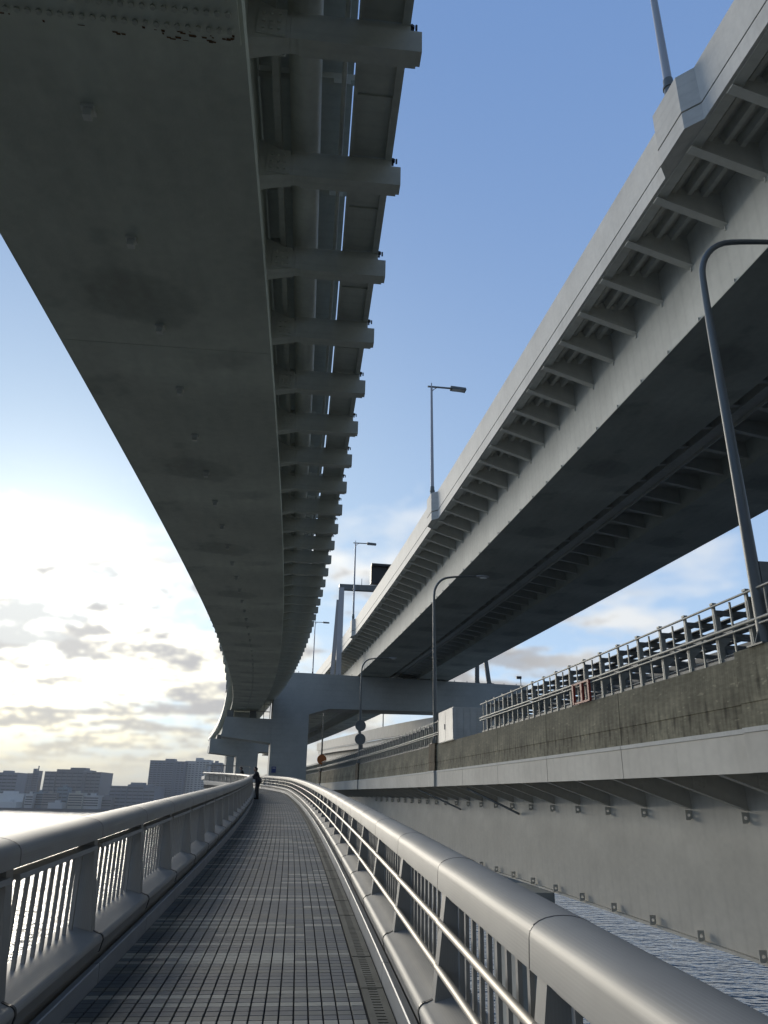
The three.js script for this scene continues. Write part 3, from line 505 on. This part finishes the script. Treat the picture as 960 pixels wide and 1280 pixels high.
{ // open steel frame on the parapet
  const g = group('steel_barrier_frame'); tag(g, 'galvanised open steel frame with rails and slats on top of the concrete parapet', 'fence');
  const z0 = -60, z1 = 170;
  const post = new MB().box(.095, .135, 1.765, 2.62, -.04, .04).box(.09, .21, 1.765, 2.62, -.008, .008).box(.095, .135, 2.62, 2.78, -.03, .03); post.hexa([V(.14, 2.0, .01), V(.15, 2.0, .01), V(.15, 2.0, -.01), V(.14, 2.0, -.01), V(.14, 2.25, .01), V(.45, 2.25, .01), V(.45, 2.25, -.01), V(.14, 2.25, -.01)]);
  const capB = new MB().box(.075, .15, 2.78, 2.815, -.045, .045).geo(), postG = post.geo();
  const thin = boxG(.10, .13, 1.77, 2.72, -.014, .014), arm = mergeGeometries([boxG(.13, 2.3, 2.60, 2.69, -.03, .03), boxG(.13, 2.0, 2.22, 2.29, -.03, .03)]), rear = boxG(2.0, 2.08, .7, 2.95, -.04, .04);
  let i = 0; for (let z = 5.84; z < 118; z = RD.step(z, .965), i++) {
    if (POLES_D.some(p => Math.abs(p - z) < .16) || (z > 27.6 && z < 34.2)) continue;
    const p = RD.place(mesh('post', postG, M.galvanised, g), z); mesh('post_cap', capB, M.galvanised, p);
    if (z < 60) RD.place(mesh('baluster', thin, M.galvanised, g), RD.step(z, .48));
    RD.place(mesh('arm', arm, M.slat, g), z); if (i % 2 === 0) RD.place(mesh('rear_post', rear, M.slat, g), z);
  }
  const spans = [[z0, 27.6], [34.3, z1]], rl = (p, m = M.galvanised) => { for (const [a, b] of spans) mesh('rail', sweep(RD, p, a, b, 1.6, { crease: .8 }), m, g); };
  rl(circ(.085, 2.75, .022, 8)); rl(circ(.055, 2.27, .028, 8)); rl(circ(.055, 2.19, .02, 8)); rl(rect(.12, .2, 1.78, 1.83), M.slat);
  for (const [a, b] of spans) {
    for (const [l, h] of [[.45, 2.70], [.85, 2.70], [1.25, 2.71], [1.7, 2.72], [2.15, 2.73]]) mesh('slat', sweep(RD, rect(l - .1, l + .1, h, h + .02), a, b, 1.9), M.slat, g);
    for (const [l, h] of [[.62, 2.00], [1.08, 2.12], [1.56, 2.24], [2.05, 2.36]]) mesh('roof_sheet', sweep(RD, [[l - .19, h - .04], [l + .19, h + .06], [l + .19, h + .075], [l - .19, h - .025]], a, b, 1.9), M.sheetGrey, g);
    for (const h of [1.2, 1.55, 1.9, 2.5, 2.85]) mesh('slat', sweep(RD, rect(2.09, 2.12, h, h + .13), a, b, 1.9), M.slat, g);
  }
  // red gate frame
  const rg = group('red_gate'); tag(rg, 'red painted steel gate frame standing on the stained parapet', 'gate'); RD.place(rg, 18.35, .02, 1.77);
  mesh('frame', mergeGeometries([boxG(-.03, .03, 0, .50, -.52, -.44), boxG(-.03, .03, 0, .50, .44, .52), boxG(-.02, .02, .46, .50, -.455, .455), boxG(-.02, .02, 0, .04, -.455, .455)]), M.redPaint, rg); mesh('mullion', boxG(-.03, .03, .04, .46, .0, .1), M.redPaint, rg); mesh('latch', boxG(-.035, -.02, .22, .30, .03, .07), M.redPaint, rg);
  // equipment cabinet
  const cg = group('equipment_cabinet'); tag(cg, 'white equipment cabinet standing on the parapet next to the curved lamp post', 'cabinet'); RD.place(cg, 31.3, 0, 1.77);
  mesh('shell', boxG(.0, 1.75, 0, 1.3, -2.6, 0), M.cabinetWhite, cg); for (let k = 0; k < 6; k++) mesh('end_rib', boxG(.14 + k * .28, .17 + k * .28, .02, 1.27, .001, .02), M.cabinetWhite, cg);
  mesh('door', boxG(-.03, -.001, .02, 1.27, -1.28, -.02), M.cabinetWhite, cg); mesh('door', boxG(-.03, -.001, .02, 1.27, -2.58, -1.32), M.cabinetWhite, cg); mesh('handle', boxG(-.06, -.031, .5, .72, -1.42, -1.38), M.slat, cg);
}
function roadLamp(z, label, hgt = 8.05, extra) { // curved arm lamp on the parapet plinth
  const g = group('curved_lamp_post'); tag(g, label, 'street lamp', 'curved lamp posts along the lower road parapet'); RD.place(g, z, .13, 1.842, false);
  mesh('base_plate', mergeGeometries([boxG(-.2, .2, 0, .025, -.2, .2), ...[[1, 0], [-1, 0], [0, 1], [0, -1]].map(([x, y]) => { const b = new MB(); b.hexa([V(.08 * x - .008 * y, .025, .08 * y + .008 * x), V(.19 * x - .008 * y, .025, .19 * y + .008 * x), V(.19 * x + .008 * y, .025, .19 * y - .008 * x), V(.08 * x + .008 * y, .025, .08 * y - .008 * x), V(.08 * x - .008 * y, .28, .08 * y + .008 * x), V(.085 * x - .008 * y, .28, .085 * y + .008 * x), V(.085 * x + .008 * y, .28, .085 * y - .008 * x), V(.08 * x + .008 * y, .28, .08 * y - .008 * x)]); return b.geo(); })]), M.lampSteel, g);
  const pts = [V(0, .02, 0), V(0, hgt * .4, 0), V(0, hgt - 1.25, 0)]; for (let i = 1; i <= 6; i++) { const a = i / 6 * Math.PI / 2 * .93; pts.push(V(.85 * (1 - Math.cos(a)), hgt - 1.1 + 1.0 * Math.sin(a), 0)); } pts.push(V(1.6, hgt + .01, 0), V(2.2, hgt + .05, 0));
  mesh('pole', tube(pts, .105, .045, 60, 12), M.lampSteel, g);
  mesh('service_box', boxG(.06, .24, .5, 1.35, -.09, .09), M.lampSteel, g);
  const hd = new THREE.SphereGeometry(1, 16, 10).toNonIndexed().scale(.36, .075, .13).translate(2.5, hgt + .06, 0), l = mesh('lamp_head', hd, M.lampSteelPale, g); mesh('lens', new THREE.SphereGeometry(1, 14, 8).toNonIndexed().scale(.2, .07, .1).translate(2.55, hgt + .0, 0), M.lens, l);
  return g;
}
roadLamp(POLES_D[0], 'large curved lamp post whose foot stands on the brown stained parapet plinth');
roadLamp(POLES_D[1], 'curved lamp post beside the white equipment cabinet');
roadLamp(POLES_D[2], 'curved lamp post carrying two round signs');
roadLamp(POLES_D[3], 'curved lamp post carrying an orange round sign, below the crossbeam', 7.2);
for (const [h, lab] of [[2.75, 'upper dark round road sign seen from behind on the lamp post'], [1.75, 'lower dark round road sign seen from behind on the lamp post']]) { const g = group('round_sign'); tag(g, lab, 'sign', 'round signs on the lamp post'); RD.place(g, POLES_D[2] - .2, .13, 1.84 + h, false); mesh('disc', new THREE.CylinderGeometry(.42, .42, .03, 24).toNonIndexed().rotateX(Math.PI / 2), M.slat, g); mesh('bracket', boxG(-.3, .3, -.04, .04, -.06, -.016), M.galvanised, g); }
{ const g = group('round_sign'); tag(g, 'orange round sign on a lamp post beside the pier column', 'sign'); RD.place(g, POLES_D[3] - .2, .13, 1.84 + 1.2, false); mesh('disc', new THREE.CylinderGeometry(.5, .5, .03, 24).toNonIndexed().rotateX(Math.PI / 2), M.orange, g); mesh('bracket', boxG(-.35, .35, -.04, .04, -.06, -.016), M.galvanised, g); }

{ // far ramp seen through the portal
  const keys = [[58, .1081, .105], [65, .1075, .0891], [74, .1002, .047], [86, .0914, .005], [103, .0806, -.0365], [118, .0752, -.0582], [150, .066, -.09]];
  const ip = (z, j) => { let i = 0; while (i < keys.length - 2 && keys[i + 1][0] < z) i++; const a = keys[i], b = keys[i + 1]; return lerp(a[j] * a[0], b[j] * b[0], (z - a[0]) / (b[0] - a[0])); };
  const smooth = j => z => (ip(z - 5, j) + ip(z, j) * 2 + ip(z + 5, j)) / 4; const RP = curve(smooth(2), smooth(1));
  const g = group('far_ramp'); tag(g, 'pale curved ramp edge seen through the opening under the crossbeam', 'viaduct');
  mesh('parapet', sweep(RP, rect(0, .25, -1.25, 0), 60, 140, 4), M.fascia, g); mesh('deck', sweep(RP, rect(.3, 7, -1.9, -1.3), 60, 140, 4), M.fascia, g); mesh('girder', sweep(RP, rect(1.2, 5.5, -3.6, -1.92), 60, 140, 4), M.fascia, g);
  for (const z of [88, 101]) { const p = group('lamp_post'); tag(p, z < 95 ? 'thin post on the far ramp, the taller looking of two' : 'thin post on the far ramp beside the dark viaduct soffit', 'street lamp', 'thin posts on the far ramp'); RP.place(p, z, .4, -1.3, false); mesh('pole', cyl(.07, .05, 4.6, 0, 0, 0, 8), M.lampSteel, p); mesh('arm', boxG(-.02, 1.6, 4.5, 4.6, -.04, .04), M.lampSteel, p); }
}
{ // viewing platform beside the walkway bend
  const g = group('viewing_platform'); tag(g, 'pale slab platform with a rail beyond the walkway bend', 'platform'); g.position.set(-16.9, 2.25, -86); g.rotation.y = .3;
  mesh('slab', boxG(-2.4, 2.4, -.35, 0, -2, 2), M.fascia, g); mesh('soffit_beam', boxG(-1.6, 2.2, -1.2, -.352, -.4, .4), M.fascia, g); for (let k = 0; k <= 6; k++) mesh('post', boxG(-2.35 + k * .78, -2.3 + k * .78, 0, 1.0, 1.9, 1.95), M.aluminium, g); mesh('handrail', boxG(-2.4, 2.4, 1.0, 1.1, 1.86, 1.98), M.aluminium, g);
  const b = group('notice_board'); tag(b, 'white notice board on the walkway before the pier', 'sign'); WK.place(b, 66.5, .75, 0); mesh('board', boxG(-.3, .3, .5, 1.05, -.02, .02), M.whiteSign, b); for (const s of [-.25, .22]) mesh('leg', boxG(s, s + .03, 0, .5, -.015, .015), M.galvanised, b);
}

// ------------------------------------------------------------------ skyline across the water
{
  const R = mulberry(99);
  const cols = { blue: [.17, .195, .235], grey: [.19, .195, .21], pale: [.48, .48, .47], brown: [.27, .245, .225], white: [.62, .62, .60], glass: [.16, .22, .26], cream: [.42, .40, .34] };
  const bm = {}; for (const k in cols) bm[k] = mat('facade_' + k, cols[k], .7); const dark = mat('windowBand', [.055, .065, .08], .25);
  function building(name, px0, px1, py, D, col, style, label, steps = []) {
    const a = atDepth(px0, py, D), b = atDepth(px1, py, D), top = a.y, w = b.x - a.x, dep = Math.min(w * .8, 60), h = top - WATER;
    const g = group(name); tag(g, label, 'building'); if (name === 'slim_tower') g.userData.height = h; g.position.set((a.x + b.x) / 2, WATER, -D);
    const body = (x0, x1, hh, zz) => {
      mesh('wall', boxG(x0, x1, 2, hh, -dep, -.6 - zz), bm[col], g);
      const m = new MB(), d2 = new MB(), fl = 3.6;
      if (style !== 'plain') m.box(x0, x1, 2, hh, -.6 - zz + .002, -.5 - zz);
      const n = Math.max(2, Math.round((x1 - x0) / (style === 'fins' ? 6.5 : 9)));
      if (style === 'fins' || style === 'grid') for (let i = 0; i <= n; i++) { const x = lerp(x0, x1 - .9, i / n); m.box(x, x + .9 + (style === 'fins' ? R() * 1.2 : 0), 2, hh, -.5 - zz + .002, .35 - zz); }
      if (style === 'grid' || style === 'bands') for (let y = 6; y < hh - 1; y += fl * (style === 'bands' ? 1 : 1.5)) m.box(x0, x1, y, y + 1.3, -.48 - zz, .15 - zz);
      if (style === 'fins') for (let y = 5; y < hh - 1; y += fl) m.box(x0 + .2, x1 - .2, y, y + .9, -.48 - zz, .1 - zz);
      if (style !== 'plain') { for (let y = 7.4; y < hh - 2; y += fl * (style === 'grid' ? 1.5 : 1)) d2.box(x0 + .6, x1 - .6, y, y + 1.9, -.498 - zz, -.40 - zz); mesh('window_bands', d2.geo(), dark, g).userData.kind = 'stuff'; }
      if (m.p.length) mesh('facade_ribs', m.geo(), bm[col], g).userData.kind = 'stuff';
      mesh('roof_parapet', boxG(x0 - .3, x1 + .3, hh, hh + 1.1, -dep - .3, -.2 - zz), bm[col], g);
    };
    if (!steps.length) body(-w / 2, w / 2, h, 0); else steps.forEach(([f0, f1, fh], i) => body(-w / 2 + w * f0, -w / 2 + w * f1 - .05, h * fh, i % 2 * 1.4));
    mesh('plant_room', boxG(-w * .12, w * .15, h + 1.1, h + 4.4, -dep * .6, -dep * .25), bm[col], g);
    return g;
  }
  building('office_block', -14, 23, 966, 1330, 'blue', 'grid', 'broad blue grey block at the edge of the far shore');
  const t = building('slim_tower', 35, 49, 964, 1310, 'grey', 'fins', 'slim grey tower with a rooftop mast', [[0, .45, .93], [.45, 1, 1]]); mesh('mast', boxG(4, 5.4, 40, t.userData.height + 9, -8, -6.6), bm.grey, t); delete t.userData.height;
  building('office_block', 57, 127, 962, 1300, 'grey', 'grid', 'massive stepped grey block with a raised centre', [[0, .2, .94], [.2, .68, 1], [.68, .73, .93], [.73, 1, .945]]);
  building('apartment_block', 138, 195, 981, 1270, 'blue', 'grid', 'mid height block with paired roof levels below the tall towers', [[0, .38, .94], [.38, .74, 1], [.74, 1, .92]]);
  building('apartment_tower', 188, 231, 951, 1340, 'blue', 'fins', 'tall apartment slab with vertical stripes, widest of three', [[0, .7, 1], [.7, .78, .95], [.78, 1, .985]]);
  building('apartment_tower', 232, 262, 950, 1360, 'pale', 'fins', 'tall striped apartment tower in the middle of three', [[0, .42, .97], [.42, 1, 1]]);
  building('apartment_tower', 262.5, 277, 954, 1380, 'blue', 'fins', 'tall pale blue tower closest to the bridge pier');
  building('warehouse', -20, 30, 992, 1240, 'white', 'plain', 'long white low warehouse on the far quay');
  building('low_block', 32, 42, 993, 1238, 'pale', 'bands', 'small pale block between the warehouse and the banded blocks');
  building('low_block', 43, 55, 991, 1250, 'glass', 'bands', 'small blue glass block in front of the slim tower');
  building('low_block', 54, 71, 992, 1236, 'brown', 'bands', 'brownish low block at the foot of the stepped block');
  building('low_block', 72, 86, 985, 1245, 'glass', 'grid', 'teal glass block at the foot of the stepped block');
  building('low_block', 86, 104, 992, 1235, 'cream', 'bands', 'cream block with dark window bands on the quay');
  building('low_block', 104, 124, 995, 1240, 'pale', 'bands', 'pale banded block under the right side of the stepped block');
  building('low_block', 124, 140, 997, 1255, 'grey', 'bands', 'low grey block between the stepped block and the apartments');
  building('apartment_tower', 278, 300, 956, 1390, 'blue', 'fins', 'tower mostly hidden behind the far pier columns');
  building('quay_shed', -10, 20, 1003, 1222, 'white', 'plain', 'flat white shed along the waterline'); building('quay_shed', 60, 78, 1004, 1221, 'pale', 'plain', 'small pale shed at the water edge');
}

// ------------------------------------------------------------------ people on the walkway
function sdf(bones, lo, hi, res, k) { // bones [ax,ay,az,ra,bx,by,bz,rb]
  const mc = new MarchingCubes(res, M.black, false, false, 60000); mc.isolation = 0; const S = Math.max(hi[0] - lo[0], hi[1] - lo[1], hi[2] - lo[2]) / 2, c = [(lo[0] + hi[0]) / 2, (lo[1] + hi[1]) / 2, (lo[2] + hi[2]) / 2];
  for (let z = 0; z < res; z++) for (let y = 0; y < res; y++) for (let x = 0; x < res; x++) {
    const h = res / 2, p = [c[0] + (x - h) / h * S, c[1] + (y - h) / h * S, c[2] + (z - h) / h * S]; let d = 9;
    for (const b of bones) { const ab = [b[4] - b[0], b[5] - b[1], b[6] - b[2]], ap = [p[0] - b[0], p[1] - b[1], p[2] - b[2]], L = ab[0] ** 2 + ab[1] ** 2 + ab[2] ** 2 || 1e-9, t = clamp((ap[0] * ab[0] + ap[1] * ab[1] + ap[2] * ab[2]) / L), q = Math.hypot(ap[0] - ab[0] * t, ap[1] - ab[1] * t, ap[2] - ab[2] * t) - lerp(b[3], b[7], t); const hh = clamp(.5 + .5 * (d - q) / k); d = lerp(d, q, hh) - k * hh * (1 - hh); }
    mc.field[x + y * res + z * res * res] = -d;
  }
  mc.update(); const n = mc.count, g = new THREE.BufferGeometry(), P = new Float32Array(n * 3), N = new Float32Array(n * 3);
  for (let i = 0; i < n * 3; i++) { P[i] = c[i % 3] + mc.positionArray[i] * S; N[i] = mc.normalArray[i]; }
  g.setAttribute('position', new THREE.BufferAttribute(P, 3)); g.setAttribute('normal', new THREE.BufferAttribute(N, 3)); g.setAttribute('uv', new THREE.BufferAttribute(new Float32Array(n * 2), 2)); g.computeVertexNormals(); return g;
}
function person(z, off, turn, label, s = 1) {
  const g = group('person'); tag(g, label, 'person', null); WK.place(g, z, off, 0, false); g.rotation.y += turn; g.scale.setScalar(s); // local +x: the way the person faces
  const skin = M.skin ??= mat('skin', [.42, .27, .20], .6), cloth = M.jacket ??= mat('jacket', [.02, .021, .024], .85), trou = M.trousers ??= mat('trousers', [.028, .028, .032], .85), hair = M.hair ??= mat('hair', [.012, .010, .009], .6);
  const body = [];
  // trunk, head, neck
  body.push([.02, .95, 0, .12, .06, 1.18, 0, .12], [.06, 1.18, 0, .12, .12, 1.38, 0, .13], [.14, 1.43, 0, .06, .19, 1.53, 0, .052], [.215, 1.62, 0, .088, .225, 1.67, 0, .095], [.275, 1.585, 0, .045, .25, 1.60, 0, .06], [.312, 1.615, 0, .016, .318, 1.60, 0, .018], [.20, 1.62, .09, .022, .20, 1.60, .09, .018], [.20, 1.62, -.09, .022, .20, 1.60, -.09, .018]);
  for (const e of [-1, 1]) {
    body.push([.01, .93, .09 * e, .095, .05, .50, .10 * e, .062], [.05, .50, .10 * e, .060, -.03 + .03 * e, .09, .11 * e, .042], [-.05 + .03 * e, .05, .11 * e, .042, .14 + .03 * e, .035, .125 * e, .035]);
    body.push([.12, 1.38, .17 * e, .062, .27, 1.16, .24 * e, .047], [.27, 1.16, .24 * e, .045, .53, 1.155, .16 * e, .032]);
    const hx = .56, hz = .155 * e; body.push([.53, 1.155, .16 * e, .03, hx + .03, 1.16, hz, .033]);
    for (let f = 0; f < 4; f++) { const zz = hz + (f - 1.5) * .021, L = [.060, .070, .066, .05][f]; body.push([hx + .05, 1.165, zz, .0095, hx + .05 + L * .6, 1.15, zz, .009], [hx + .05 + L * .6, 1.15, zz, .009, hx + .05 + L * .8, 1.125, zz, .008]); }
    body.push([hx + .01, 1.16, hz - .03 * e, .011, hx + .055, 1.15, hz - .05 * e, .009]);
  }
  mesh('body', sdf(body, [-.2, 0, -.4], [.75, 1.8, .4], 96, .022), skin, g);
  const j = [[.01, .90, 0, .15, .06, 1.18, 0, .145], [.06, 1.18, 0, .145, .12, 1.37, 0, .145], [.12, 1.39, -.13, .09, .12, 1.39, .13, .09], [.13, 1.43, 0, .085, .165, 1.475, 0, .075]];
  for (const e of [-1, 1]) j.push([.01, .90, .07 * e, .125, .02, .98, .07 * e, .12], [.12, 1.38, .17 * e, .085, .27, 1.16, .24 * e, .068], [.27, 1.16, .24 * e, .066, .53, 1.158, .165 * e, .048]);
  mesh('jacket', sdf(j, [-.3, .7, -.45], [.8, 1.6, .45], 64, .04), cloth, g);
  const tr = []; for (const e of [-1, 1]) tr.push([.01, .90, .085 * e, .118, .05, .50, .10 * e, .086], [.05, .50, .10 * e, .084, -.03 + .03 * e, .10, .11 * e, .068]);
  mesh('trousers', sdf(tr, [-.4, .04, -.4], [.5, 1.06, .4], 64, .03), trou, g);
  for (const e of [-1, 1]) mesh('shoe', sdf([[-.06 + .03 * e, .045, .11 * e, .05, .16 + .03 * e, .04, .125 * e, .043]], [-.15, -.03, .11 * e - .15], [.27, .15, .11 * e + .15], 32, .02), M.black, g);
  mesh('hair', sdf([[.18, 1.66, 0, .095, .225, 1.70, 0, .088], [.15, 1.60, 0, .07, .16, 1.66, 0, .085]], [0, 1.45, -.2], [.4, 1.85, .2], 40, .03), hair, g);
  const bag = mesh('shoulder_bag', sdf([[-.12, .98, -.08, .08, -.12, .98, .10, .08], [-.12, 1.08, -.08, .06, -.12, 1.08, .10, .06]], [-.35, .8, -.3], [.1, 1.25, .3], 32, .04), M.black, g);
  return g;
}
person(43, -.80, Math.PI - .25, 'person in dark clothes leaning on the water side handrail', .93);
person(63.5, -.8, Math.PI - .1, 'second person in dark clothes farther along, behind the first at the handrail', .95);

renderer.render(scene, camera);
